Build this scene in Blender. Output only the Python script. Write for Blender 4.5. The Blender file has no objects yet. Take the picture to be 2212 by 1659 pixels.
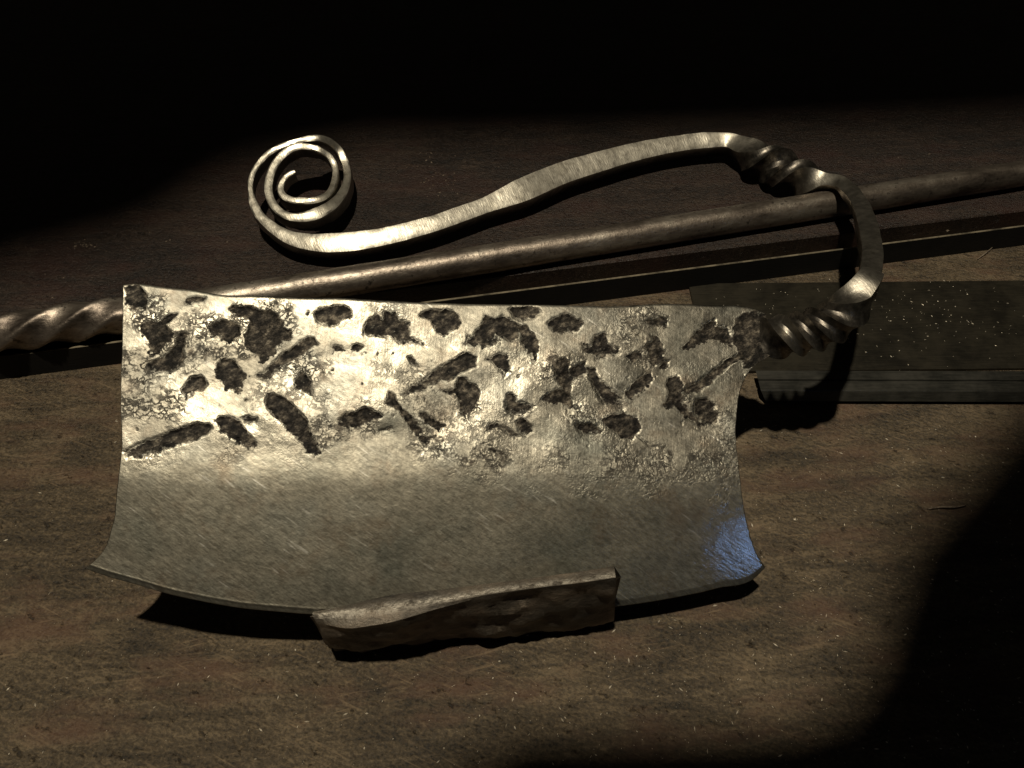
import bpy, math, random
import numpy as np
rng = np.random.default_rng(7); random.seed(7)
sc = bpy.context.scene
COL = sc.collection

# ------------------------------------------------------------------ camera
FPX, TH, DIST = 1661.0, math.radians(40), 0.30          # focal length in px of a 2212 px wide picture
F = np.array([0, math.sin(TH), -math.cos(TH)]); U = np.array([0, math.cos(TH), math.sin(TH)]); R = np.array([1.0, 0, 0])
CAM = -DIST * F
cam = bpy.data.cameras.new('camera'); cam.sensor_width = 36; cam.lens = 36 * FPX / 2212
cam.clip_start = .005; cam.clip_end = 50
co = bpy.data.objects.new('camera', cam); COL.objects.link(co)
co.location = CAM; co.rotation_euler = (TH, 0, 0); sc.camera = co

# ------------------------------------------------------------------ world, lamps, exposure
w = bpy.data.worlds.new('World'); sc.world = w; w.use_nodes = True
w.node_tree.nodes['Background'].inputs[0].default_value = (1, .86, .66, 1)
w.node_tree.nodes['Background'].inputs[1].default_value = .010
sc.view_settings.view_transform = 'Standard'; sc.view_settings.look = 'None'
sc.view_settings.exposure = 0.0; sc.view_settings.gamma = 1.0

LAMP = np.array([-.09, -.15, 1.20])                    # the bench lamp, almost straight overhead
ld = bpy.data.lights.new('bench_lamp', 'SPOT'); ld.energy = 44; ld.color = (1, .90, .71)
ld.spot_size = math.radians(50); ld.spot_blend = .3; ld.shadow_soft_size = .018
lo = bpy.data.objects.new('bench_lamp', ld); COL.objects.link(lo); lo.location = LAMP; lo.rotation_euler = (math.radians(9), math.radians(-4), 0)

BLUE = dict(px=(1582, 1185), dist=.40, size=(.011, .021), energy=.0080)   # cool screen glow; placed after the blade plane is known


def ray(x, y): return R * (x - 1106) / FPX - U * (y - 829.5) / FPX + F
def at(x, y, z):
    d = ray(x, y); return CAM + d * (z - CAM[2]) / d[2]
def proj(p):
    v = np.asarray(p) - CAM
    return 1106 + FPX * (v @ R) / (v @ F), 829.5 - FPX * (v @ U) / (v @ F)

BN = np.array([.135, -.445, .886]); BN /= np.linalg.norm(BN)      # normal of the blade: leans back to its spine
BP = at(1645, 1228, .013)
def rays(x, y):
    x = np.asarray(x, float)[..., None]; y = np.asarray(y, float)[..., None]
    return R * (x - 1106) / FPX - U * (y - 829.5) / FPX + F
def blade_pt(x, y):
    d = rays(x, y); return CAM + d * (((BP - CAM) @ BN) / (d @ BN))[..., None]

bd = bpy.data.lights.new('screen_glow', 'AREA'); bd.shape = 'RECTANGLE'; bd.size, bd.size_y = BLUE['size']
bd.energy = BLUE['energy']; bd.color = (.30, .52, 1.0)
bo = bpy.data.objects.new('screen_glow', bd); COL.objects.link(bo)
from mathutils import Vector
_p = blade_pt(*BLUE['px']).reshape(3); _v = CAM - _p; _v /= np.linalg.norm(_v)
BEV = math.radians(5.0)
_e = U * 0 + np.array([0, -1, 0.]); _e = _e - (_e @ BN) * BN; _e /= np.linalg.norm(_e)   # towards the cutting edge
_n = BN * math.cos(BEV) + _e * math.sin(BEV)
_r = 2 * (_n @ _v) * _n - _v
bo.location = _p + _r * BLUE['dist']
bo.rotation_euler = Vector(-_r).to_track_quat('-Z', 'Y').to_euler()

# ------------------------------------------------------------------ helpers
def mesh_obj(name, verts, faces, mat, parent=None, smooth=True, base=None, attrs=None, sharp=0):
    verts = np.asarray(verts, float)
    org = np.array(parent.location) if parent is not None else (np.asarray(base, float) if base is not None else np.zeros(3))
    if parent is not None and parent.parent is not None: org = org + np.array(parent.parent.location)
    me = bpy.data.meshes.new(name)
    me.from_pydata((verts - org).tolist(), [], faces if isinstance(faces, list) else faces.tolist())
    if smooth: me.polygons.foreach_set('use_smooth', np.ones(len(me.polygons), bool))
    for k, a in (attrs or {}).items():
        at_ = me.attributes.new(k, 'FLOAT', 'POINT'); at_.data.foreach_set('value', np.asarray(a, np.float32))
    me.materials.append(mat); me.update()
    if sharp: me.set_sharp_from_angle(angle=math.radians(sharp))
    o = bpy.data.objects.new(name, me); COL.objects.link(o)
    if parent is not None: o.parent = parent
    else: o.location = org
    return o
def thing(name, label, cat, loc, group=None):
    o = bpy.data.objects.new(name, None); COL.objects.link(o); o.location = loc; o.empty_display_size = .01
    o['label'] = label; o['category'] = cat
    if group: o['group'] = group
    return o
def tag(o, label, cat, group=None, kind=None):
    o['label'] = label
    if cat: o['category'] = cat
    if group: o['group'] = group
    if kind: o['kind'] = kind
    return o

def vnoise(x, y, seed=0):
    """smooth value noise, about -1..1"""
    xi = np.floor(x).astype(np.int64); yi = np.floor(y).astype(np.int64); fx = x - xi; fy = y - yi
    fx = fx * fx * fx * (fx * (fx * 6 - 15) + 10); fy = fy * fy * fy * (fy * (fy * 6 - 15) + 10)
    def h(a, b):
        n = (a * 374761393 + b * 668265263 + seed * 1442695041) & 0x7fffffff
        n = ((n ^ (n >> 13)) * 1274126177) & 0x7fffffff
        return ((n ^ (n >> 16)) & 0xffff) / 32767.5 - 1
    return (h(xi, yi) * (1 - fx) + h(xi + 1, yi) * fx) * (1 - fy) + (h(xi, yi + 1) * (1 - fx) + h(xi + 1, yi + 1) * fx) * fy
def fbm(x, y, seed=0, oct=4):
    s = 0; a = 1
    for k in range(oct): s = s + a * vnoise(x * 2 ** k, y * 2 ** k, seed + k * 17); a *= .5
    return s / 1.9
def sstep(a, b, x):
    t = np.clip((x - a) / (b - a), 0, 1); return t * t * (3 - 2 * t)

class NT:
    """small node-tree writer"""
    def __init__(s, name):
        s.m = bpy.data.materials.new(name); s.m.use_nodes = True; s.t = s.m.node_tree; s.b = s.t.nodes['Principled BSDF']
        s.tc = s.t.nodes.new('ShaderNodeTexCoord')
    def n(s, typ, ins=None, **kw):
        nd = s.t.nodes.new(typ)
        for k, v in kw.items(): setattr(nd, k, v)
        for k, v in (ins or {}).items(): s.set(nd, k, v)
        return nd
    def set(s, nd, k, v):
        sock = nd.inputs[k]
        if isinstance(v, bpy.types.NodeSocket): s.t.links.new(v, sock)
        else: sock.default_value = v
    def map(s, scale=(1, 1, 1), rot=(0, 0, 0)):
        return s.n('ShaderNodeMapping', {'Vector': s.tc.outputs['Object'], 'Scale': tuple(1 / k for k in scale), 'Rotation': rot}, vector_type='TEXTURE').outputs[0]
    def noise(s, scale, detail=4, rough=.6, vec=None, dist=0):
        return s.n('ShaderNodeTexNoise', {'Vector': vec or s.tc.outputs['Object'], 'Scale': scale, 'Detail': detail, 'Roughness': rough, 'Distortion': dist}).outputs[0]
    def ramp(s, fac, stops, mode='LINEAR'):
        r = s.n('ShaderNodeValToRGB', {'Fac': fac}); e = r.color_ramp; e.interpolation = mode
        while len(e.elements) < len(stops): e.elements.new(.5)
        for el, (p, c) in zip(e.elements, stops):
            el.position = p; el.color = (*c, 1) if isinstance(c, tuple) else (c, c, c, 1)
        return r.outputs[0]
    def math(s, op, a, b=0.0, c=0.0, clamp=False):
        nd = s.n('ShaderNodeMath', operation=op, use_clamp=clamp)
        for i, v in enumerate((a, b, c)): s.set(nd, i, v)
        return nd.outputs[0]
    def mix(s, f, a, b):
        nd = s.n('ShaderNodeMix', data_type='RGBA'); s.set(nd, 0, f)
        for i, v in ((6, a), (7, b)): s.set(nd, i, (*v, 1) if isinstance(v, tuple) else v)
        return nd.outputs[2]
    def mixf(s, f, a, b):
        nd = s.n('ShaderNodeMix', data_type='FLOAT')
        for i, v in ((0, f), (2, a), (3, b)): s.set(nd, i, v)
        return nd.outputs[0]
    def attr(s, name): return s.n('ShaderNodeAttribute', attribute_name=name).outputs['Fac']
    def bump(s, h, dist, strength=1.0, normal=None):
        ins = {'Height': h, 'Distance': dist, 'Strength': strength}
        if normal is not None: ins['Normal'] = normal
        return s.n('ShaderNodeBump', ins).outputs[0]
    def out(s, **kw):
        for k, v in kw.items(): s.set(s.b, k.replace('_', ' '), (*v, 1) if isinstance(v, tuple) and len(v) == 3 else v)
        return s.m

# ------------------------------------------------------------------ materials
def mat_blade():
    s = NT('ground_blade_steel')
    sm0, rm, bev = s.attr('scale'), s.attr('rough'), s.attr('bevel')
    sm = s.math('MULTIPLY', s.math('ADD', sm0, s.math('SUBTRACT', s.math('MULTIPLY', s.noise(1, 4, .75, s.map((560, 800, 600), (0, 0, .5))), 1.5), 1.22)), 3.2, clamp=True)
    # stains of the clean steel
    st = s.ramp(s.noise(38, 5, .6), [(.3, (.20, .197, .165)), (.5, (.30, .275, .222)), (.7, (.25, .245, .21))])
    st2 = s.ramp(s.noise(1, 6, .75, s.map((420, 1100, 500), (0, 0, -.45))), [(.38, .66), (.62, 1.22)])
    st = s.n('ShaderNodeMix', {0: 1.0, 6: st, 7: st2}, data_type='RGBA', blend_type='MULTIPLY').outputs[2]
    st = s.mix(bev, st, s.n('ShaderNodeMix', {0: 1.0, 6: st, 7: (.98, .98, .96, 1)}, data_type='RGBA', blend_type='MULTIPLY').outputs[2])
    scr = s.math('MULTIPLY', s.ramp(s.noise(1, 1, .4, s.map((70, 1300, 300), (0, 0, -.5))), [(.66, 0.0), (.75, 1.0)]), s.ramp(s.noise(80, 2, .6), [(.45, 0.0), (.6, 1.0)]))
    st = s.mix(s.math('MULTIPLY', scr, .7), st, (.6, .57, .5))
    rust = s.ramp(s.noise(85, 4, .65), [(.54, 0.0), (.72, 1.0)])
    st = s.mix(s.math('MULTIPLY', rust, .38), st, (.17, .105, .06))
    # grinding marks: fine lines across the upper flat, crossed and slanted on the bevel
    g1 = s.noise(1, 2, .5, s.map((2200, 210, 210), (0, 0, -.08)))
    g2 = s.noise(1, 2, .5, s.map((300, 1900, 300), (0, 0, -.45)))
    g = s.mixf(bev, g1, g2)
    # wrinkled crackle of the pitted places
    wn = s.noise(520, 2, .55, dist=.4)
    crack = s.ramp(s.math('ABSOLUTE', s.math('SUBTRACT', wn, .5)), [(.018, 1.0), (.07, 0.0)])
    fine = s.noise(780, 4, .75)
    crk = s.math('MULTIPLY', crack, s.ramp(s.noise(200, 3, .6), [(.34, 0.0), (.5, 1.0)]))
    crk = s.math('MULTIPLY', crk, rm)
    pits = s.math('MULTIPLY', s.ramp(s.noise(340, 3, .65), [(.54, 0.0), (.62, 1.0)]), rm)
    dark = s.math('MAXIMUM', s.math('MAXIMUM', sm, s.math('MULTIPLY', crk, .85)), s.math('MULTIPLY', pits, .8), clamp=True)
    sc_col = s.ramp(s.noise(1, 6, .75, s.map((330, 520, 400), (0, 0, .5))), [(.39, (.004, .0034, .0028)), (.48, (.020, .0168, .0135)), (.56, (.065, .055, .043)), (.66, (.24, .205, .155))])
    col = s.mix(dark, st, sc_col)
    h = s.math('ADD', s.math('MULTIPLY', g, .25), s.math('MULTIPLY', fine, s.mixf(bev, 1.1, .7)))
    h = s.math('SUBTRACT', h, s.math('MULTIPLY', crk, .9))
    h = s.math('ADD', h, s.math('MULTIPLY', s.math('MULTIPLY', s.noise(700, 5, .7), s.math('MAXIMUM', sm, s.math('MULTIPLY', rm, .6))), 1.6))
    nrm = s.bump(h, .00016, .55)
    rgh = s.mixf(dark, s.mixf(bev, s.ramp(s.noise(55, 3, .6), [(.38, .34), (.62, .52)]), .43), .6)
    return s.out(Base_Color=col, Metallic=s.mixf(dark, 1.0, .22), Roughness=rgh, Normal=nrm, Coat_Weight=s.math('MULTIPLY', s.math('POWER', bev, 3.0), s.math('SUBTRACT', .8, s.math('MULTIPLY', dark, .8), clamp=True)), Coat_Roughness=.07, Coat_IOR=2.8, Coat_Normal=s.bump(s.math('ADD', g, fine),   .00016, .20), Specular_IOR_Level=s.mixf(dark, .5, .15))

def mat_handle():
    s = NT('forged_handle_steel')
    br = s.attr('bright')
    big = s.noise(130, 4, .65)
    g = s.noise(1, 2, .5, s.map((1900, 350, 350), (0, 0, .5)))
    spots = s.ramp(s.noise(330, 4, .7), [(.48, 0.0), (.68, 1.0)])
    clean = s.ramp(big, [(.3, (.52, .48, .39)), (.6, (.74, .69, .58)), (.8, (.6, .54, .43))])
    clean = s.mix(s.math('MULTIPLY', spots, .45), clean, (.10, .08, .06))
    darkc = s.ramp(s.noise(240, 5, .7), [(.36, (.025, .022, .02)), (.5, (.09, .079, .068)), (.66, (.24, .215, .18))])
    col = s.mix(br, darkc, clean)  # bright carries the painted lit top and unlit sides of the bar
    h = s.math('ADD', s.math('MULTIPLY', g, .5), s.math('MULTIPLY', s.noise(600, 5, .7), .6))
    return s.out(Base_Color=col, Metallic=.95, Roughness=s.mixf(br, .40, .42), Normal=s.bump(h, .00022, .6))

def mat_block():
    s = NT('brown_forge_scale')
    n1 = s.noise(90, 6, .7, s.map((.45, 1, 1)))
    col = s.ramp(n1, [(.34, (.030, .026, .022)), (.5, (.10, .083, .064)), (.66, (.21, .165, .12))])
    n2 = s.noise(420, 6, .7); wear = s.attr('wear')
    col = s.mix(s.math('MULTIPLY', wear, s.ramp(n2, [(.35, 0.0), (.6, 1.0)])), col, (.55, .5, .42))
    h = s.math('ADD', s.math('MULTIPLY', n1, .8), s.math('MULTIPLY', n2, .55))
    return s.out(Base_Color=col, Metallic=s.mixf(wear, .45, .9), Roughness=.5, Normal=s.bump(h, .0011, .9))

def mat_rod():
    s = NT('brown_rod_steel')
    n1 = s.noise(70, 6, .7, s.map((.35, 1, 1), (0, 0, .24))); n2 = s.noise(380, 5, .7)
    col = s.ramp(n1, [(.34, (.07, .056, .046)), (.5, (.24, .20, .163)), (.66, (.46, .41, .34))])
    col = s.mix(s.ramp(n2, [(.56, 0.0), (.66, .8)]), col, (.03, .024, .02))
    h = s.math('ADD', n1, s.math('MULTIPLY', n2, .6))
    return s.out(Base_Color=col, Metallic=.85, Roughness=s.ramp(n2, [(.3, .34), (.7, .52)]), Normal=s.bump(h, .00045, .7))

def mat_dark_steel(name, c0, c1, rough, worn=False):
    s = NT(name)
    n1 = s.noise(60, 6, .7); n2 = s.noise(1, 3, .6, s.map((120, 1500, 1500)))
    col = s.ramp(s.math('ADD', s.math('MULTIPLY', n1, .7), s.math('MULTIPLY', n2, .3)), [(.40, c0), (.60, c1)])
    if worn:  # upward faces paler: the lit top line painted into the colour
        nz = s.n('ShaderNodeSeparateXYZ', {0: s.n('ShaderNodeNewGeometry').outputs['Normal']}).outputs[2]
        col = s.mix(s.math('MULTIPLY', s.math('GREATER_THAN', nz, .5), s.ramp(s.noise(150, 4, .6), [(.35, .2), (.6, 1.0)])), col, (.26, .22, .15))
    return s.out(Base_Color=col, Metallic=.35, Roughness=rough, Normal=s.bump(s.math('ADD', n2, n1), .0002, .4))

def mat_wood(name, cs, red, ochre, scr_amt):
    s = NT(name)
    grain = s.noise(1, 6, .72, s.map((30, 190, 100), (0, 0, .05)), .6)
    fine = s.noise(1, 5, .78, s.map((420, 900, 600), (0, 0, -.35)))
    grit = s.noise(1100, 2, .6)
    blot = s.noise(17, 4, .6)
    f = s.math('ADD', s.math('MULTIPLY', grain, .27), s.math('ADD', s.math('MULTIPLY', fine, .36), s.math('ADD', s.math('MULTIPLY', blot, .19), s.math('MULTIPLY', grit, .18))))
    col = s.ramp(f, [(.415, cs[0]), (.5, cs[1]), (.575, cs[2])])
    rr = s.ramp(s.noise(22, 4, .65, s.map((1, 2.6, 1))), [(.5, 0.0), (.66, 1.0)])
    col = s.mix(s.math('MULTIPLY', rr, .5), col, red)
    # rubbed ochre scuffs
    oc = s.math('MULTIPLY', s.ramp(s.noise(1, 4, .7, s.map((28, 75, 40), (0, 0, .1))), [(.58, 0.0), (.70, 1.0)]), s.ramp(s.noise(1, 3, .7, s.map((260, 900, 300), (0, 0, .1))), [(.42, .1), (.6, 1.0)]))
    col = s.mix(s.math('MULTIPLY', oc, .55), col, ochre)
    # scratches: long and short families, broken up
    brk = s.ramp(s.noise(60, 3, .65), [(.45, 0.0), (.6, 1.0)])
    sc1 = s.ramp(s.noise(1, 1, .4, s.map((14, 700, 60), (0, 0, .10))), [(.68, 0.0), (.75, 1.0)])
    sc2 = s.ramp(s.noise(1, 1, .4, s.map((80, 1100, 60), (0, 0, -.42))), [(.62, 0.0), (.72, 1.0)])
    sc3 = s.ramp(s.noise(1, 1, .4, s.map((70, 1000, 60), (0, 0, .25))), [(.66, 0.0), (.75, 1.0)])
    scr = s.math('MULTIPLY', s.math('MAXIMUM', sc1, s.math('MAXIMUM', sc2, sc3)), brk)
    col = s.mix(s.math('MULTIPLY', scr, scr_amt), col, ochre)
    ding = s.ramp(s.noise(1, 4, .7, s.map((170, 260, 200), (0, 0, -.5))), [(.62, 0.0), (.68, 1.0)])
    col = s.mix(s.math('MULTIPLY', ding, .75), col, (.012, .009, .007))
    h = s.math('ADD', s.math('MULTIPLY', grain, .5), s.math('ADD', s.math('MULTIPLY', fine, .9), s.math('MULTIPLY', grit, .5)))
    h = s.math('SUBTRACT', h, s.math('MULTIPLY', ding, .5))
    return s.out(Base_Color=col, Roughness=s.ramp(fine, [(.35, .36), (.65, .6)]), Normal=s.bump(h, .0008, .85), Specular_IOR_Level=.5)

M_blade, M_handle, M_block, M_rod = mat_blade(), mat_handle(), mat_block(), mat_rod()
M_table = mat_wood('worn_bench_wood', ((.014, .010, .0055), (.072, .052, .029), (.165, .122, .072)), (.125, .062, .037), (.27, .19, .11), .38)
M_board = mat_wood('dark_stained_wood', ((.004, .0026, .0018), (.019, .0115, .0078), (.042, .027, .018)), (.034, .012, .008), (.075, .05, .034), .3)
M_plate = mat_dark_steel('oily_plate_steel', (.012, .0105, .007), (.036, .031, .021), .45)
M_strip = mat_dark_steel('black_strip_lit_top', (.004, .004, .003), (.010, .009, .007), .75, True)  # the flag adds the painted lit line along the top
M_bar = mat_dark_steel('dark_bar_steel', (.020, .020, .017), (.060, .057, .048), .42)
s_ = NT('bright_filing_steel'); M_fil = s_.out(Base_Color=(.85, .76, .6), Metallic=.4, Roughness=.4)
s_ = NT('dust_crumb'); M_crumb = s_.out(Base_Color=s_.ramp(s_.noise(900), [(.3, (.07, .05, .035)), (.7, (.3, .24, .17))]), Roughness=.8)
s_ = NT('matt_black_light_mask'); M_mask = s_.out(Base_Color=(.02, .02, .02), Roughness=.9)

# ------------------------------------------------------------------ setting: bench top, raised rear board
ZB = .012
sl0, sl1 = at(0, 820, 0), at(2212, 530, 0)                 # foot of the upright strip
SD = (sl1 - sl0) / np.linalg.norm(sl1 - sl0); SN = np.array([-SD[1], SD[0], 0])   # along it / away from the camera
tv = [(-3, -3, 0), (3, -3, 0), (3, 3, 0), (-3, 3, 0), (-3, -3, -.04), (3, -3, -.04), (3, 3, -.04), (-3, 3, -.04)]
t = mesh_obj('bench_top', tv, [[0, 1, 2, 3], [4, 7, 6, 5], [0, 4, 5, 1], [1, 5, 6, 2], [2, 6, 7, 3], [3, 7, 4, 0]], M_table, smooth=False)
tag(t, 'worn brown wooden bench top with pale scratches', None, kind='structure')

def prism_along(name, o, d, nrm, prof, l0, l1, mat, parent=None, base=None, seg=1):
    """profile (offset along nrm, z) swept along d from l0 to l1"""
    n = len(prof); V = []; Fc = []
    ls = np.linspace(l0, l1, seg + 1)
    for l in ls:
        for a, z in prof: V.append(o + d * l + nrm * a + np.array([0, 0, z]))
    for k in range(seg):
        for i in range(n):
            j = (i + 1) % n; Fc.append([k * n + i, k * n + j, (k + 1) * n + j, (k + 1) * n + i])
    Fc.append(list(range(n))[::-1]); Fc.append([seg * n + i for i in range(n)])
    return mesh_obj(name, V, Fc, mat, parent, smooth=False, base=base)

g = at(1675, 522, ZB); gap = (g - sl0) @ SN
b = prism_along('rear_board', sl0, SD, SN, [(gap, .0005), (gap, ZB - .0005), (gap + .0005, ZB), (2.5, ZB), (2.5, .0005)], -2, 2.5, M_board)
tag(b, 'raised dark reddish brown wooden board along the back of the bench', None, kind='structure')
b = prism_along('edge_strip', sl0, SD, SN, [(0, .0002), (0, ZB - .0002), (.0002, ZB), (.0007, ZB), (.0009, ZB - .0002), (.0009, .0002)], -.6, .9, M_strip, base=sl0)
tag(b, 'thin steel strip standing on edge along the front of the rear board', 'metal strip')

# ------------------------------------------------------------------ the cleaver
cl = thing('cleaver', 'hand forged cleaver with hammered blade and twisted scroll handle', 'cleaver', blade_pt(1000, 1330) * np.array([1, 1, 0]))

c3 = lambda x, y: (219.4 + .2728 * x, 592.5 + .2728 * y)
c4 = lambda x, y: (768 + .2513 * x, 625.4 + .2513 * y)
c5 = lambda x, y: (1206.9 + .2711 * x, 625.4 + .2711 * y)
# hammer and chisel dents, outlines as read off three enlargements; (depth mm, fade side)
D3 = ['230,140 330,120 400,180 405,260 370,300 300,310 250,300 215,260', '680,225 760,205 830,210 810,250 720,265 680,255',
 '1690,330 1740,290 1850,265 1940,270 1985,310 1980,360 1900,390 1850,430 1780,420 1720,390',
 '1010,300 1040,265 1120,275 1200,260 1260,300 1350,310 1430,370 1440,430 1500,450 1500,510 1430,540 1380,600 1340,660 1270,690 1200,640 1150,560 1140,490 1180,430 1200,370 1080,350',
 '870,430 960,390 1060,390 1110,430 1090,490 1040,530 960,530 900,490',
 '330,430 390,395 470,400 560,340 610,330 600,380 540,430 580,500 560,560 480,620 420,650 400,570 350,490',
 '370,760 420,700 560,640 600,590 620,520 660,485 720,490 680,530 660,620 690,680 650,740 560,790 440,790 380,785',
 '920,780 960,680 1060,690 1100,760 1135,800 1120,880 1080,930 1010,900 930,830',
 '650,930 720,830 800,810 850,880 830,940 760,950 700,1000 660,970',
 '1345,720 1420,650 1550,570 1650,520 1700,525 1710,560 1640,620 1500,700 1380,790 1310,850 1240,840 1230,800 1280,770',
 '1540,860 1600,790 1650,840 1690,920 1680,980 1620,960 1550,920',
 '190,1415 300,1360 450,1300 620,1240 760,1205 870,1205 885,1240 840,1290 720,1330 560,1400 430,1460 330,1485 220,1470',
 '920,1180 960,1150 1030,1140 1100,1190 1180,1280 1240,1370 1230,1395 1120,1350 1020,1300 960,1240',
 '1310,1010 1330,950 1370,940 1440,990 1530,1040 1600,1130 1660,1240 1710,1330 1740,1420 1700,1445 1620,1380 1530,1280 1430,1170 1340,1090',
 '1880,1150 1940,1110 2020,1120 2090,1070 2150,1085 2212,1120 2190,1150 2120,1170 2060,1210 1980,1220 1900,1200',
 '1110,1160 1170,1140 1240,1150 1220,1180 1150,1190', '1980,590 2030,575 2070,590 2040,640 1990,640', '1830,590 1900,580 1910,610 1850,620']
D4 = ['120,290 180,235 230,280 260,215 350,205 380,280 460,310 460,400 540,440 590,495 500,475 400,480 300,430 180,400 60,420 70,360',
 '620,210 700,185 820,195 880,240 885,310 850,370 770,410 700,380 650,290 540,235 560,215',
 '1080,290 1110,250 1190,280 1250,250 1310,270 1380,320 1390,400 1330,460 1250,430 1180,380 1240,460 1150,490 1040,500 940,480 950,420 1010,430 1030,380',
 '1310,200 1350,175 1480,170 1570,185 1590,230 1540,280 1440,300 1360,280', '1380,330 1450,330 1530,400 1560,480 1550,600 1490,560 1430,480',
 '1640,310 1680,270 1780,240 1880,260 1950,300 1920,340 1840,400 1760,390 1680,370',
 '430,930 440,880 580,780 700,690 840,600 950,560 1030,590 1020,690 940,710 830,780 640,860 530,920',
 '1120,620 1180,580 1250,555 1310,570 1340,640 1330,720 1280,770 1230,700 1180,640',
 '740,885 860,850 890,770 960,790 1030,840 1060,900 1050,970 1000,1060 930,1080 890,980 860,900',
 '270,900 330,940 420,1050 520,1140 590,1240 540,1260 640,1280 700,1260 620,1350 560,1320 500,1240 440,1150 380,1060 310,1010 270,980',
 '545,1060 590,1060 660,1120 760,1170 740,1195 650,1170 580,1110',
 '1290,900 1340,895 1380,930 1370,970 1450,990 1520,1010 1450,1060 1430,1110 1340,1110 1290,1060 1280,990',
 '1370,1140 1450,1125 1500,1160 1515,1230 1460,1285 1390,1220', '1110,1230 1140,1160 1190,1150 1280,1180 1360,1230 1420,1280 1400,1290 1300,1230 1200,1180',
 '205,1215 310,1185 320,1200 220,1235', '1140,1370 1200,1390 1280,1430 1350,1490 1320,1490 1220,1430',
 '1690,680 1720,610 1790,590 1840,640 1830,700 1960,650 1960,730 1860,780 1850,840 1790,880 1700,750',
 '1575,950 1640,890 1720,870 1810,920 1850,990 1830,1020 1740,980 1680,980', '440,600 490,590 520,640 530,690 480,660']
D5 = ['170,455 240,445 260,390 370,370 380,440 470,470 470,520 380,540 280,580 180,530', '670,260 740,245 820,260 825,310 760,320 700,290',
 '650,470 720,430 720,370 760,400 790,470 800,560 750,630 720,580 700,510', '520,550 580,520 640,510 640,560 590,590 530,580',
 '950,490 1030,430 1070,350 1130,330 1130,290 1210,260 1220,320 1310,320 1360,430 1340,460 1260,430 1150,420 1060,460 970,500',
 '520,830 600,750 720,680 730,720 700,780 600,840 530,870',
 '970,830 1080,740 1200,650 1300,590 1430,520 1460,560 1380,590 1300,650 1200,740 1100,830 1000,860',
 '800,930 860,870 840,790 860,720 920,710 970,780 960,840 980,950 1050,1010 1130,1080 1120,1110 1000,1020 900,950 850,960',
 '1080,890 1160,880 1220,930 1245,1010 1230,1090 1130,1080 1050,1000 1050,930',
 '200,640 260,650 340,750 420,830 490,890 515,960 500,985 430,960 350,930 290,850 240,740',
 '320,1050 420,1010 530,990 600,1030 630,1100 600,1170 540,1210 450,1170 380,1110', '130,1090 220,1080 330,1140 260,1160 160,1140',
 '600,1180 720,1240 860,1300 850,1320 720,1260', '0,690 60,680 90,780 70,900 20,860', '800,600 860,590 840,640 780,660']
DENTS = [[fn(*map(float, p.split(','))) for p in s.split()] for L, fn in ((D3, c3), (D4, c4), (D5, c5)) for s in L]
TANG = [c5(*p) for p in ((1330, 260), (1420, 232), (1700, 215), (1800, 560), (1560, 640), (1440, 660), (1400, 560), (1370, 450))]
# pitted, wrinkled places: (x, y, radius) in picture px
PITS = [(390, 760, 62), (330, 690, 55), (300, 800, 60), (280, 880, 45), (355, 880, 55), (440, 730, 60), (480, 760, 60), (580, 715, 55), (600, 670, 45), (670, 800, 50),
        (700, 930, 45), (780, 915, 35), (1020, 880, 40), (1050, 985, 50), (1110, 890, 35), (1200, 800, 50), (1360, 730, 45), (1400, 690, 35), (1400, 790, 40),
        (1530, 900, 45), (1560, 960, 40), (1500, 1005, 60), (1560, 1010, 45), (1420, 1010, 50), (1250, 905, 40), (1330, 1000, 45), (1200, 1000, 40), (940, 965, 50), (1470, 860, 40), (540, 690, 40)]

TOPX = [(274, 622), (290, 620.6), (356, 626.6), (437.6, 634.8), (478.6, 641.6), (546.8, 643), (655.9, 647), (737.7, 647.5), (822.8, 653), (868.5, 655.6), (969, 659.3), (1069.6, 662), (1195, 664), (1262, 666), (1315, 667), (1396.7, 663.4), (1478, 663.4), (1532, 667), (1573, 667), (1613.5, 673), (1640.6, 684)]
BOTX = [(186.5, 1228.7), (238, 1247), (297.6, 1264), (349, 1280), (436.5, 1300), (515.8, 1314), (595, 1322), (670.6, 1328), (850, 1328), (1000, 1325), (1150, 1320), (1337.6, 1310), (1446.7, 1293), (1546, 1271), (1635, 1241), (1647.6, 1227)]
LEFTX = [(622, 274), (750, 272), (870, 270), (950, 272), (1030, 262), (1120, 247), (1180, 224), (1228.7, 186.5)]
RIGHTX = [(684, 1640.6), (769, 1660), (790, 1628), (815, 1605), (850, 1589), (896, 1581), (937, 1579), (991, 1584), (1045, 1592), (1075, 1597), (1150, 1618), (1227, 1647.6)]
def interp(tab, v):
    a = np.array(tab); x, y = a[:, 0], a[:, 1]
    # smooth (Catmull-Rom style) interpolation
    m = np.gradient(y, x); i = np.clip(np.searchsorted(x, v) - 1, 0, len(x) - 2)
    h = x[i + 1] - x[i]; t = np.clip((v - x[i]) / h, 0, 1)
    return (2 * t**3 - 3 * t**2 + 1) * y[i] + (t**3 - 2 * t**2 + t) * h * m[i] + (-2 * t**3 + 3 * t**2) * y[i + 1] + (t**3 - t**2) * h * m[i + 1]

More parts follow.
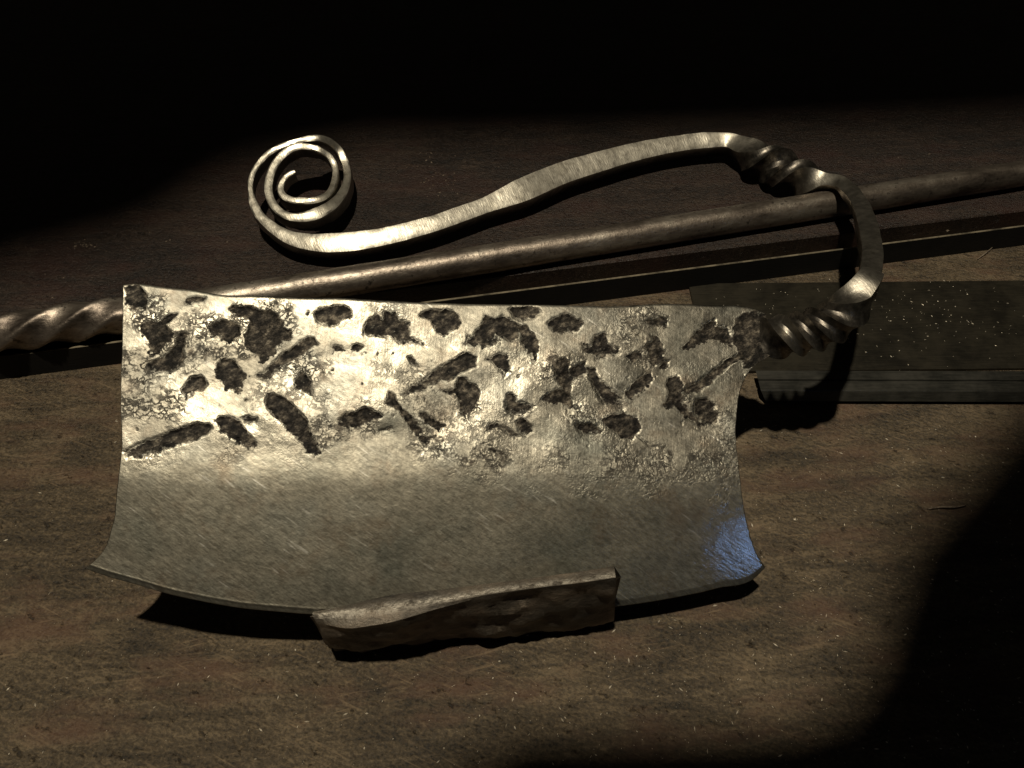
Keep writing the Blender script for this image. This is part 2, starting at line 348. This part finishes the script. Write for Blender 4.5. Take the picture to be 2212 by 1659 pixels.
def poly_sdf(X, Y, P):
    """signed distance in px, negative inside"""
    P = np.array(P); n = len(P); d = np.full(X.shape, 1e9); ins = np.zeros(X.shape, bool)
    for i in range(n):
        ax, ay = P[i]; bx, by = P[(i + 1) % n]; ex, ey = bx - ax, by - ay
        wx, wy = X - ax, Y - ay; t = np.clip((wx * ex + wy * ey) / (ex * ex + ey * ey + 1e-9), 0, 1)
        d = np.minimum(d, (wx - ex * t) ** 2 + (wy - ey * t) ** 2)
        c = ((ay > Y) != (by > Y)); c &= X < (bx - ax) * (Y - ay) / ((by - ay) if abs(by - ay) > 1e-9 else 1e-9) + ax
        ins ^= c
    d = np.sqrt(d); return np.where(ins, -d, d)

def build_blade():
    NS, NTT = 841, 441
    s = np.linspace(0, 1, NS)[None, :]; t = np.linspace(0, 1, NTT)[:, None]
    tl = 622 + t * (1228.7 - 622); tr = 684 + t * (1227 - 684)
    xl = interp(LEFTX, tl); xr = interp(RIGHTX, tr)
    xr = xr + 1.2 * fbm(tr * .05, tr * 0, 91); xl = xl + 1.0 * fbm(tl * .04, tl * 0 + 3, 92)
    X = xl + (xr - xl) * s
    yt = interp(TOPX, np.clip(X, 274, 1640.6)); yb = interp(BOTX, np.clip(X, 186.5, 1647.6))
    # keep the top and bottom exact only near them; the tang corner stays a row of the grid
    Y = yt * (1 - t) + yb * t
    mm = .00016                                            # metres per px on the blade
    # thickness above the middle plane
    H = np.full(X.shape, .0021)
    bl = 1003 + 55 * sstep(900, 1600, X) + 8 * vnoise(X * .01, Y * 0, 5)      # where the bevel starts
    dn = np.clip((Y - bl) / (yb - bl), 0, 1)
    run = (yb - bl) * mm
    dy = (Y - bl) * mm; wq = 60 * mm
    H -= math.tan(BEV) * np.where(dy < -wq, 0, np.where(dy > wq, dy, (dy + wq) ** 2 / (4 * wq)))
    bev = sstep(-60, 60, Y - bl)
    eb = yb - Y                                            # little edge bevel
    H -= np.where(eb < 13, (13 - eb) * mm * .10, 0)
    H += .000045 * np.exp(-((eb - 12) / 2.6) ** 2) * sstep(1500, 900, X)
    H -= np.where(Y - yt < 7, (7 - (Y - yt)) ** 2 * mm * .05, 0)
    # broad hand-forged waviness, the blade a little dished
    H += .0016 * ((X - 880) / 680) ** 2
    H += .00040 * fbm(X * .006, Y * .008, 11, 3) * (1 - .75 * bev) + .00015 * fbm(X * .019, Y * .023, 12, 3) * (1 - .7 * bev)
    scale = np.zeros(X.shape); rough = np.zeros(X.shape)
    wxn = 7.0 * fbm(X * .04, Y * .04, 21, 5); wyn = 7.0 * fbm(X * .04, Y * .04, 22, 5); rag = fbm(X * .15, Y * .15, 23, 4)
    Xw, Yw = X + wxn, Y + wyn
    edge = np.zeros(X.shape)
    for k, P in enumerate(DENTS):
        a = np.array(P); cx, cy = a.mean(0); x0, y0 = a.min(0) - 60; x1, y1 = a.max(0) + 60
        m = (X > x0) & (X < x1) & (Y > y0) & (Y < y1)
        if not m.any(): continue
        d = poly_sdf(Xw[m], Yw[m], P) - 2.5
        rg2 = random.random()
        size = min(np.ptp(a[:, 0]), np.ptp(a[:, 1]))
        dep = .00034 + .00024 * random.random()
        # steep upper wall, the floor rises gently to the lower side
        rel = np.clip((Y[m] - a[:, 1].min()) / (np.ptp(a[:, 1]) + 1), 0, 1)
        dd = sstep(2.5, -9.0, d) * (1.1 - .6 * rel)
        H[m] = H[m] - dep * dd
        scale[m] = np.maximum(scale[m], sstep(3.5 + 5 * rel, -5.0 - 12 * rel * rg2, d + (3.0 + 8 * rel ** 2) * rag[m]) * (1 - .32 * rel ** 1.5 * rg2))
        edge[m] = np.maximum(edge[m], sstep(6, 1, np.abs(d - 2)))
        # soft hollow that runs out below
        r = max(size * .9, 26)
        hx = np.exp(-(((X - cx - 4) / (r * 1.1)) ** 2 + ((Y - a[:, 1].max() - 4) / (r * .75)) ** 2))
        H -= .00034 * hx * (1 - bev)
    
    d = poly_sdf(Xw, Yw, TANG); scale = np.maximum(scale, 1.0 * sstep(12, -6, d + 9 * fbm(X * .05, Y * .05, 41)))
    for x, y, r in PITS:
        rough = np.maximum(rough, sstep(1.0, .35, np.hypot((X - x) * .8, Y - y) / r + .75 * fbm(X * .026, Y * .03, 51, 4)))
    band = sstep(75, 10, np.abs(Y - (985 + 70 * sstep(800, 1600, X)))) * sstep(800, 1150, X)
    rough = np.maximum(rough, .55 * sstep(-.1, .6, fbm(X * .012, Y * .016, 53, 4)) * (1 - bev))
    rough = np.maximum(rough, .75 * band * sstep(-.15, .5, fbm(X * .02, Y * .03, 52)))
    # real relief of the scale and of the pitted places
    n1 = fbm(X * .11, Y * .11, 61, 4); n2 = np.abs(fbm(X * .16, Y * .16, 62, 3))
    H += scale * .00010 * n1 + rough * .00011 * (n2 - .35) + rough * .00007 * n1
    H += .000005 * vnoise(X * .30, Y * .016, 63) * (1 - bev)
    # scattered pits and a few dull patches of scale on the flat
    sp = sstep(.62, .72, fbm(X * .06, Y * .06, 71, 3)) * (Y < bl - 40)
    scale = np.maximum(scale, .8 * sp); H -= .00012 * sp
    Pm = blade_pt(X, Y)
    top = (Pm + BN * H[..., None]).reshape(-1, 3)
    # underside, every fourth row and column
    st = 4
    thb = np.minimum(.0042, np.maximum(.0003, .0042 - np.clip((Y - bl) / (yb - bl), 0, 1) * .0040))
    Bm = (Pm + BN * (np.minimum(H, .0021 + .0016 * ((X - 880) / 680) ** 2) - thb)[..., None])[::st, ::st]
    nr, nc = Bm.shape[:2]; off = len(top); bot = Bm.reshape(-1, 3)
    V = np.vstack([top, bot])
    idx = np.arange(NS * NTT).reshape(NTT, NS)
    q = np.stack([idx[:-1, :-1], idx[1:, :-1], idx[1:, 1:], idx[:-1, 1:]], -1).reshape(-1, 4)
    ib = off + np.arange(nr * nc).reshape(nr, nc)
    qb = np.stack([ib[:-1, :-1], ib[:-1, 1:], ib[1:, 1:], ib[1:, :-1]], -1).reshape(-1, 4)
    faces = q.tolist() + qb.tolist()
    def wall(tr, br, flip):
        for j in range(len(br) - 1):
            f = list(tr[j * st:j * st + st + 1]) + [br[j + 1], br[j]]
            faces.append([int(v) for v in (f[::-1] if flip else f)])
    wall(idx[0], ib[0], False); wall(idx[-1], ib[-1], True); wall(idx[:, 0], ib[:, 0], True); wall(idx[:, -1], ib[:, -1], False)
    z = np.zeros(len(bot))
    o = mesh_obj('blade', V, faces, M_blade, cl, attrs=dict(scale=np.concatenate([np.clip(scale, 0, 1).ravel(), z + .7]),
                 rough=np.concatenate([np.clip(rough, 0, 1).ravel(), z]), bevel=np.concatenate([bev.ravel(), z])))
    return o
bl_o = build_blade()
bl_o['label'] = 'pitted grey steel blade with dark hammer dents and smooth bevel'

# handle: one bar, scroll > grip > twist > loop > twist; key points (px x, px y, top height, face width mm, depth mm, turns, lightness)
c1 = lambda x, y: (482.8 + .2976 * x, 252.4 + .2976 * y)
c2 = lambda x, y: (1042.3 + .4216 * x, 252.4 + .4216 * y)
KW = .2976 * .000172                                       # crop px to metres for the scroll widths
keys = []
SCR = [(518, 396, 26), (470, 418, 38), (428, 468, 46), (412, 522, 50), (436, 572, 54), (492, 600, 55), (570, 608, 55), (650, 605, 55), (722, 583, 55), (775, 535, 50), (803, 470, 48), (811, 400, 48),
       (795, 330, 48), (755, 275, 50), (695, 238, 50), (620, 215, 52), (550, 212, 56), (482, 236, 60), (422, 280, 62), (374, 340, 62), (342, 410, 62), (327, 480, 62), (327, 545, 62), (348, 612, 62), (392, 672, 62), (452, 712, 62),
       (540, 728, 74), (640, 712, 92), (760, 655, 90), (848, 572, 76), (892, 475, 66), (896, 390, 60), (872, 302, 60), (828, 227, 60), (772, 180, 60), (692, 152, 56), (610, 157, 48), (520, 178, 46), (430, 207, 46), (342, 252, 46),
       (268, 320, 46), (216, 400, 42), (194, 480, 40), (200, 560, 46), (222, 640, 66), (256, 705, 72), (320, 772, 78), (402, 832, 94), (500, 880, 112), (620, 905, 130), (760, 912, 148), (900, 905, 150), (1100, 878, 142), (1300, 835, 134), (1500, 780, 130), (1700, 712, 130), (1900, 640, 130)]
for i, (x, y, wd) in enumerate(SCR):
    q = at(*c1(x, y), .0235); yr = at(700, 520, .0235)[1]
    for _ in range(4): z_ = .0240 + .36 * max(0.0, q[1] - yr) * float(sstep(1000, 600, np.array(x))); q = at(*c1(x, y), z_)
    keys.append((*c1(x, y), z_, wd * KW * 1.12, .0095, 0.0, 1.0))
GRP = [(200, 375, 128), (400, 290, 124), (600, 227, 116), (800, 173, 106), (1000, 135, 95), (1150, 118, 93), (1260, 118, 84)]
for i, (x, y, wd) in enumerate(GRP):
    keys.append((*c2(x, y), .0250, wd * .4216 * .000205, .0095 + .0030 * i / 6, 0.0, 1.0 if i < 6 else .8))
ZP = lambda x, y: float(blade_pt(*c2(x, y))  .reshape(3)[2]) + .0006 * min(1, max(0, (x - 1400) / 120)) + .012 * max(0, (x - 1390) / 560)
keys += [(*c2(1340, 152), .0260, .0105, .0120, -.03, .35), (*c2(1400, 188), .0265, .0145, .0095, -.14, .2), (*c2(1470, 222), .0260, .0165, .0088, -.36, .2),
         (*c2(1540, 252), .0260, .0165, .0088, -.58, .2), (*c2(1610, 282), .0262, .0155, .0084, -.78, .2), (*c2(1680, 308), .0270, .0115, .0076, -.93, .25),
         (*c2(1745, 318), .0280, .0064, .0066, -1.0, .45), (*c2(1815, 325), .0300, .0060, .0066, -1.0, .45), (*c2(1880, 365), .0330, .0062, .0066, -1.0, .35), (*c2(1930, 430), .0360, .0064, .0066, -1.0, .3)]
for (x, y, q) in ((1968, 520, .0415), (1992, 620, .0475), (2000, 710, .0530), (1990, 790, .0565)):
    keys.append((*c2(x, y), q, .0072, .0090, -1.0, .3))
keys = [k + (0.0,) for k in keys]
keys += [(*c2(x, y), ZP(x, y), w_, d_, t_, b_, 1.0) for x, y, w_, d_, t_, b_ in ((1955, 868, .0080, .0080, -1.0, .35), (1915, 930, .0092, .0092, -.97, .3), (1882, 978, .0100, .0100, -.90, .25), (1835, 1028, .0105, .0105, -.78, .25),
         (1770, 1066, .0108, .0108, -.60, .25), (1690, 1095, .0110, .0110, -.37, .25), (1610, 1114, .0110, .0110, -.14, .25), (1530, 1126, .0106, .0112, .07, .2), (1460, 1130, .0082, .0122, .20, .12), (1380, 1126, .0036, .0134, .25, .05))]
K = np.array(keys); NSCR, NGRP = len(SCR), len(GRP)

def build_handle():
    P = np.array([at(k[0], k[1], k[2]) for k in K])
    L = np.concatenate([[0], np.cumsum(np.linalg.norm(np.diff(P, axis=0), axis=1))])
    N = 1500; l = np.linspace(0, L[-1], N)
    def cr(v):
        m = np.gradient(v, L); i = np.clip(np.searchsorted(L, l) - 1, 0, len(L) - 2); h = L[i + 1] - L[i]; t = (l - L[i]) / h
        return (2 * t**3 - 3 * t**2 + 1) * v[i] + (t**3 - 2 * t**2 + t) * h * m[i] + (-2 * t**3 + 3 * t**2) * v[i + 1] + (t**3 - t**2) * h * m[i + 1]
    Pt = np.stack([cr(P[:, k]) for k in range(3)], 1)
    wd, dp = cr(K[:, 3]) / 2, cr(K[:, 4]) / 2; ph = cr(K[:, 5]) * 2 * math.pi; br = np.clip(cr(K[:, 6]), 0, 1)
    T = np.gradient(Pt, axis=0); T /= np.linalg.norm(T, axis=1)[:, None]
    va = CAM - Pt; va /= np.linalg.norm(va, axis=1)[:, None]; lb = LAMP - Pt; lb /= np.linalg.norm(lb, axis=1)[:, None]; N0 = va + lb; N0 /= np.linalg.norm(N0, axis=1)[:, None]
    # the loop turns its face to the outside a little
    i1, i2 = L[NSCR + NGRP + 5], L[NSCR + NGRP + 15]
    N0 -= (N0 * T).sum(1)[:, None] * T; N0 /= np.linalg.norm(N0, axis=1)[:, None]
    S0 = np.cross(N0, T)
    ctr = Pt - N0 * (dp * (1 - np.clip(cr(K[:, 7]), 0, 1)))[:, None]
    # bar section: chamfered rectangle with 24 points
    q = []
    c = .26
    corners = [(1, 1), (-1, 1), (-1, -1), (1, -1)]
    nE = 5
    ring = []
    for i in range(4):
        (ax, ay), (bx, by) = corners[i], corners[(i + 1) % 4]
        for t in np.linspace(.0, 1, nE + 1)[:-1]:
            ring.append((ax + (bx - ax) * t, ay + (by - ay) * t))
    ring = np.array(ring)
    # round the corners in absolute size
    M = len(ring)
    cs, sn = np.cos(ph), np.sin(ph)
    S = S0 * cs[:, None] + N0 * sn[:, None]; Nn = -S0 * sn[:, None] + N0 * cs[:, None]
    r = .0009
    V = np.zeros((N, M, 3)); brt = np.zeros((N, M))
    for j, (a, b) in enumerate(ring):
        rr = np.minimum(r, wd * .4)
        ua, ub = a * wd, b * dp
        # soften: pull the corner point in along both axes
        if abs(abs(a) - 1) < 1e-6 and abs(abs(b) - 1) < 1e-6:
            ua = ua - np.sign(a) * rr * .22; ub = ub - np.sign(b) * rr * .22
        # slight crown on each face; on the twists the broad sides are hollow
        crown = .00012 * (1 - a * a) * (abs(b) > .99)
        ub = ub + np.sign(b) * crown
        nz = .00012 * fbm(l * 260 + 7 * a, np.full(N, 3.1 * b + 5 * a), 81, 3)
        V[:, j] = ctr + S * (ua + nz * np.sign(a))[:, None] + Nn * (ub + nz * np.sign(b))[:, None]
        brt[:, j] = br * (1.0 if b > .9 else .22 + .1 * (b > .3))  # top face paler, sides darker: light and shade put into the colour
    inner = brt
    bounds = [0, np.searchsorted(l, L[46]), np.searchsorted(l, L[NSCR + NGRP]), np.searchsorted(l, L[NSCR + NGRP + 5]), np.searchsorted(l, L[NSCR + NGRP + 15]), N - 1]
    names = ['scroll', 'grip', 'twisted_neck', 'loop', 'twisted_shank']
    labs = ['flat bar end rolled into a tight spiral scroll', 'bright S curved grip bar', 'dark twisted section between grip and loop', 'open bent loop joining the two twisted sections', 'dark tightly twisted section next to the blade']
    for k in range(5):
        i0, i1 = bounds[k], bounds[k + 1]; n = i1 - i0 + 1
        v = V[i0:i1 + 1].reshape(-1, 3); fc = []
        id_ = np.arange(n * M).reshape(n, M); nx = np.roll(id_, -1, 1)
        fc = np.stack([id_[:-1], nx[:-1], nx[1:], id_[1:]], -1).reshape(-1, 4).tolist()
        if k == 0: fc.append(list(range(M))[::-1])
        if k == 4: fc.append(id_[-1].tolist())
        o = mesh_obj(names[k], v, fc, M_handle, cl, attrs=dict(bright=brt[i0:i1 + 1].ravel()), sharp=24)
        o['label'] = labs[k]
build_handle()

# ------------------------------------------------------------------ forged rest that holds the cutting edge
c7 = lambda x, y: (603.5 + .496 * x, 1152 + .496 * y)
def build_rest():
    ridge = [c7(*p) for p in ((132, 352), (300, 341), (500, 321), (700, 291), (900, 259), (1100, 233), (1300, 211), (1476, 184))]
    back = [c7(*p) for p in ((134, 346), (300, 312), (480, 268), (700, 246), (900, 220), (1100, 196), (1300, 168), (1470, 141))]
    low = [c7(*p) for p in ((152, 388), (300, 418), (490, 388), (690, 328), (900, 273), (1100, 244), (1300, 221), (1478, 195))]
    foot = [c7(*p) for p in ((230, 548), (410, 524), (590, 502), (760, 484), (930, 490), (1100, 462), (1300, 440), (1470, 412))]
    n = 161; u = np.linspace(0, 1, n)
    def cv(P):
        P = np.array(P); return np.interp(u, np.linspace(0, 1, len(P)), P[:, 0]), np.interp(u, np.linspace(0, 1, len(P)), P[:, 1])
    zr = .0285 + .0065 * u
    def pts(P, z):
        x, y = cv(P); x = np.convolve(np.pad(x, 6, 'edge'), np.ones(13) / 13, 'valid'); y = np.convolve(np.pad(y, 6, 'edge'), np.ones(13) / 13, 'valid')
        return np.array([at(a, b, c) for a, b, c in zip(x, y, z)])
    pr = pts(ridge, zr); pb = pts(back, zr - .0007); pl = pts(low, zr - .0003 - .0018 * np.exp(-(u / .3) ** 2)); pf = pts([(x, y - 9) for x, y in foot], np.full(n, .0022))
    rows = []
    for i in range(n):
        A, B, Lw, Ft = pr[i], pb[i], pl[i], pf[i].copy()
        rw = [B, A * .5 + B * .5 + [0, 0, .0002], A, A * .55 + Lw * .45 + [0, -.0003, .0003], Lw]
        # rough front: ledge and hollow in the middle third, bulge below
        for k in range(1, 15):
            t = k / 15; p = Lw * (1 - t) + Ft * t
            hol = math.exp(-((u[i] - .62) / .22) ** 2) * math.exp(-((t - .16) / .12) ** 2)
            lip = math.exp(-((u[i] - .62) / .25) ** 2) * math.exp(-((t - .36) / .10) ** 2)
            nz = float(fbm(np.array([u[i] * 10. + t * 2]), np.array([t * 4.5 - u[i] * 2]), 33, 4)[0]) * .0021 * min(1, t * 5)
            p = p + np.array([0, -.0012 * math.sin(math.pi * t) + .0008 * hol - .0003 * lip - nz, 0])
            rw.append(p)
        Fb = Ft + np.array([0, .0060, -.0018])                                  # undercut foot
        rw += [Ft + [0, .0012, -.0008], Fb]
        # hidden: base, ledge under the blade, slot, lip
        fy = max(q[1] for q in rw[4:-3]) + .0009
        x, y = proj(B); e = blade_pt(x, float(interp(BOTX, x))).reshape(3)  # blade edge there
        yb = max(e[1] + .022, B[1] + .006); led = e[2] - .0030
        def under(yy): return max(.002, e[2] - .0036 + (yy - e[1]) * .36 - .0012)
        rw += [np.array([Fb[0], yb, .0004]), np.array([Fb[0], yb, under(yb) - .001]), np.array([e[0], max(fy, e[1] - .0008), max(.0025, led - .0025)]),
               np.array([e[0], max(fy, e[1] - .0008), B[2] - .0016]), np.array([B[0], B[1] - .0006, B[2] - .0014])]
        if B[1] - max(fy, e[1]) < .001:                                             # left end: no overhang, plain wall
            rw[-2] = np.array([e[0], max(fy, min(B[1], e[1]) - .0012), B[2] - .0016]); rw[-1] = np.array([B[0], min(B[1], e[1]) - .0008, B[2] - .0010])
        rows.append(rw)
    V = np.array(rows); m = V.shape[1]; wear = np.zeros((n, m)); wear[:, 2] = 1; wear[:, 1] = .10; wear[:, 3] = .30 * np.exp(-(u / .25) ** 2)
    wear[:, 4] = .1
    id_ = np.arange(n * m).reshape(n, m); nx = np.roll(id_, -1, 1)
    fc = np.stack([id_[:-1], id_[1:], nx[1:], nx[:-1]], -1).reshape(-1, 4).tolist()
    fc += [id_[0].tolist(), id_[-1].tolist()[::-1]]
    o = mesh_obj('blade_rest', V.reshape(-1, 3), fc, M_block, base=pf[n // 2] * [1, 1, 0], attrs=dict(wear=wear.ravel()), sharp=32)
    return tag(o, 'rough brown forged steel bar holding the cutting edge of the cleaver', 'steel bar')
build_rest()

# ------------------------------------------------------------------ twisted rod on the rear board
def build_rod():
    a, b = at(0, 727, ZB + .0062), at(2212, 374, ZB + .0062); a[2] = b[2] = ZB + .0062
    d = (b - a) / np.linalg.norm(b - a); sd = np.array([-d[1], d[0], 0]); up = np.array([0, 0, 1.])
    Ltot = np.linalg.norm(b - a); xt = at(262, 684, ZB + .0062); lt = (xt - a) @ d
    root = thing('twisted_rod', 'brown round steel rod with a twisted square end, lying behind the blade', 'rod', np.array([*(a + d * .2)[:2], ZB]))
    def part(name, l0, l1, n, twist):
        l = np.linspace(l0, l1, n); M = 32; ang = np.arange(M) * 2 * math.pi / M
        V = np.zeros((n, M, 3)); 
        for i, li in enumerate(l):
            kq = float(sstep(lt + .014, lt - .010, np.array(li)))          # round -> square
            ph = -(li - lt) / .066 * 2 * math.pi * (1 if li < lt else 0)
            c_, s_2 = np.abs(np.cos(ang - ph)), np.abs(np.sin(ang - ph))
            sq = .0060 / np.power(c_**9 + s_2**9, 1 / 9)
            r = .0060 * (1 - kq) + sq * kq
            r = r + .00012 * fbm(np.full(M, li * 110), np.cos(ang) * 1.5 + 4, 66, 3) + .00005 * fbm(np.full(M, li * 600), np.cos(ang) * 6 + 4, 67, 2)
            lift = .0012 * kq
            V[i] = (a + d * li + up * lift)[None] + np.outer(np.cos(ang) * r, sd) + np.outer(np.sin(ang) * r, up)
        id_ = np.arange(n * M).reshape(n, M); nx = np.roll(id_, -1, 1)
        fc = np.stack([id_[:-1], nx[:-1], nx[1:], id_[1:]], -1).reshape(-1, 4)[:, ::-1].tolist()
        fc += [id_[0].tolist(), id_[-1].tolist()[::-1]]
        return mesh_obj(name, V.reshape(-1, 3), fc, M_rod, root)
    part('twisted_end', -.12, lt + .014, 260, True)['label'] = 'twisted square section of the rod'
    part('shaft', lt + .014, Ltot + .25, 300, False)['label'] = 'smooth round shaft with a bright highlight streak'
build_rod()

# ------------------------------------------------------------------ plate and grooved bar at the right
p0, p1 = at(1487, 612, .0012), at(2212, 605, .0012); pe = at(1494, 664, .0012)
dx = (p1 - p0) / np.linalg.norm(p1 - p0); dn_ = np.array([dx[1], -dx[0], 0])
wv = (at(2212, 800, 0) - p1) @ dn_
pl = prism_along('steel_plate', p0 * [1, 1, 0], dx, dn_, [(0, .0002), (0, .0010), (.0003, .0013), (wv, .0013), (wv, .0002)][::-1], 0, .30, M_plate, base=p0 * [1, 1, 0])
tag(pl, 'thin dark oily steel plate lying under the handle, dusted with filings', 'plate')

fb0, fb1 = at(1652, 873.5, 0), at(2212, 875, 0); dx = (fb1 - fb0) / np.linalg.norm(fb1 - fb0); dn_ = np.array([-dx[1], dx[0], 0])
HB = .0058
tb = (at(1900, 799, HB) - fb0) @ dn_; tm = (at(1900, 822, HB) - fb0) @ dn_; tf = (at(1900, 843.5, HB) - fb0) @ dn_
zb = .0016
prof = [(tf * .25, zb), (0, zb + .0004), (tf - .0002, HB - .0003), (tf + .0002, HB), (tm - .0005, HB), (tm - .0003, HB - .0007), (tm + .0003, HB - .0007), (tm + .0005, HB), (tb - .0006, HB), (tb, HB - .0005), (tb + .0003, zb)]
def build_bar():
    n = len(prof); V = []
    for l, in ((0,), (.26,)):
        for a, z in prof:
            sh = -.0025 * (z - zb) / (HB - zb) if l == 0 else 0
            V.append(fb0 * [1, 1, 0] + dx * (l + sh) + dn_ * a + np.array([0, 0, z]))
    fc = [[i, (i + 1) % n, n + (i + 1) % n, n + i][::-1] for i in range(n)] + [list(range(n)), [n + i for i in range(n)][::-1]]
    o = mesh_obj('grooved_bar', V, fc, M_bar, smooth=False, base=fb0)
    return tag(o, 'dark flat steel bar with a lengthwise groove, lying on the plate edge', 'metal bar')
build_bar()

# ------------------------------------------------------------------ filings, crumbs and splinters
def chips(name, spots, mat, label, smin, smax, flat, elong=2.2):
    V, Fc = [], []
    for (p, s) in spots:
        k = len(V); a = random.uniform(0, 6.28); L = s * random.uniform(.6, elong); W = s * random.uniform(.3, .7); H_ = s * random.uniform(.25, .6) * flat
        c, q = math.cos(a), math.sin(a)
        for (u_, v_, z) in ((-L, 0, 0), (0, -W, 0), (L, random.uniform(-.3, .3) * W, 0), (0, W, 0), (random.uniform(-.3, .3) * L, random.uniform(-.3, .3) * W, H_ * 1.4)):
            V.append((p[0] + c * u_ - q * v_, p[1] + q * u_ + c * v_, p[2] + z + .00003))
        Fc += [[k, k + 1, k + 4], [k + 1, k + 2, k + 4], [k + 2, k + 3, k + 4], [k + 3, k, k + 4], [k + 3, k + 2, k + 1, k]]
    o = mesh_obj(name, V, Fc, mat, smooth=False)
    return tag(o, label, None, kind='stuff')
sp = []
while len(sp) < 1900:
    x, y = random.uniform(-60, 2270), random.uniform(900, 1700)
    dens = .25 + .75 * float(sstep(500, 1600, np.array(x)))
    if random.random() > dens: continue
    sp.append((at(x, y, 0), random.choice((.00008, .0001, .0001, .00012, .00012, .00016, .0002, .00026, .00038))))
while len(sp) < 2080:
    sp.append((at(random.uniform(1500, 2230), random.gauss(690, 45), .0013), random.choice((.00014, .0002, .00028))))
sp = [(p, s) for p, s in sp if not (p[1] > at(0, 880, 0)[1] and p[2] < .001)]
sp += [(at(random.gauss(2030, 90), min(770, max(625, random.gauss(690, 40))), .0013), random.choice((.0002, .0003))) for _ in range(60)]
chips('metal_filings', sp, M_fil, 'tiny bright steel filings scattered over the bench and plate', .1, .3, 1)
cr_ = []
for cx, cy, n, rx, ry, s in ((1035, 115, 120, 26, 22, .0007), (1085, 110, 14, 20, 8, .0005), (950, 370, 60, 45, 30, .0005), (180, 530, 26, 14, 5, .0006), (170, 430, 14, 60, 12, .0005), (380, 520, 8, 40, 10, .0004),
                            (1450, 210, 24, 70, 50, .0003), (1900, 330, 40, 120, 30, .0003), (120, 600, 20, 120, 60, .0004), (2045, 497, 2, 5, 2, .0012)):
    for _ in range(n):
        cr_.append((at(random.gauss(cx, rx), random.gauss(cy, ry), ZB), s * random.uniform(.4, 1.3)))
chips('dust_crumbs', cr_, M_crumb, 'dull crumbs of scale and dirt on the rear board', .1, .3, 1.2, 1.4)
def splinter(px, lab):
    P = np.array([at(x, y, .0005) for x, y in px]); V, Fc = [], []
    for i, p in enumerate(P):
        wdt = .0005 * math.sin(math.pi * (i + .35) / (len(P) - .3)); T = P[min(i + 1, len(P) - 1)] - P[max(i - 1, 0)]; T /= np.linalg.norm(T); s = np.cross([0, 0, 1], T)
        for q, z in ((-1, -.0004), (0, .0007), (1, -.0004)): V.append(p + s * wdt * q + np.array([0, 0, z + .0002 * i]))
    for i in range(len(P) - 1):
        for a, b_ in ((0, 1), (1, 2), (2, 0)): Fc.append([i * 3 + a, i * 3 + b_, i * 3 + 3 + b_, i * 3 + 3 + a])
    Fc += [[0, 2, 1], [len(V) - 3, len(V) - 2, len(V) - 1]]
    tag(mesh_obj('wood_splinter', V, Fc, M_crumb, base=P.mean(0) * [1, 1, 0]), lab, 'splinter')
splinter([(2005, 1100), (2030, 1096), (2060, 1097), (2085, 1094)], 'thin pale splinter lying at the rim of the dark shadow')
splinter([(2112, 560), (2128, 548), (2142, 537)], 'small splinter lying on the bench behind the dark plate')

# ------------------------------------------------------------------ added unseen sheet above the bench: its cut-out shapes the pool of light
def build_light_mask():
    lit = [(-900, 780, .74), (0, 640, .74), (350, 540, .74), (560, 395, .74), (800, 350, .74), (1000, 350, .74), (1500, 335, .74), (2300, 295, .74), (2900, 290, .72), (2800, 560, .65), (2260, 790, .57), (1935, 1165, .55), (1865, 1420, .5), (1800, 1530, .45), (1680, 1570, .42), (1120, 1582, .42), (950, 1660, .42), (700, 2100, .42), (-900, 2100, .5)]
    H = []
    for x, y, ZS in lit:
        p = at(x, y, 0); k = (ZS - LAMP[2]) / (p[2] - LAMP[2]); H.append(LAMP + (p - LAMP) * k)
    H = np.array(H); c = H.mean(0); n = len(H); V = []
    for z in (0, .002):
        for p in H: V.append(p + [0, 0, z])
        for p in H:
            dd = p - c; dd[2] = 0; e_ = c + dd / np.linalg.norm(dd) * .62; e_[2] = p[2] + z; V.append(e_)
    Fc = []
    for i in range(n):
        j = (i + 1) % n
        Fc += [[i, j, n + j, n + i], [2 * n + i, 3 * n + i, 3 * n + j, 2 * n + j], [i, 2 * n + i, 2 * n + j, j], [n + i, n + j, 3 * n + j, 3 * n + i]]
    tag(mesh_obj('added_light_mask', V, Fc, M_mask, smooth=False, base=c), 'added unseen matt black sheet with a cut-out that shapes the pool of light', 'light mask')
build_light_mask()
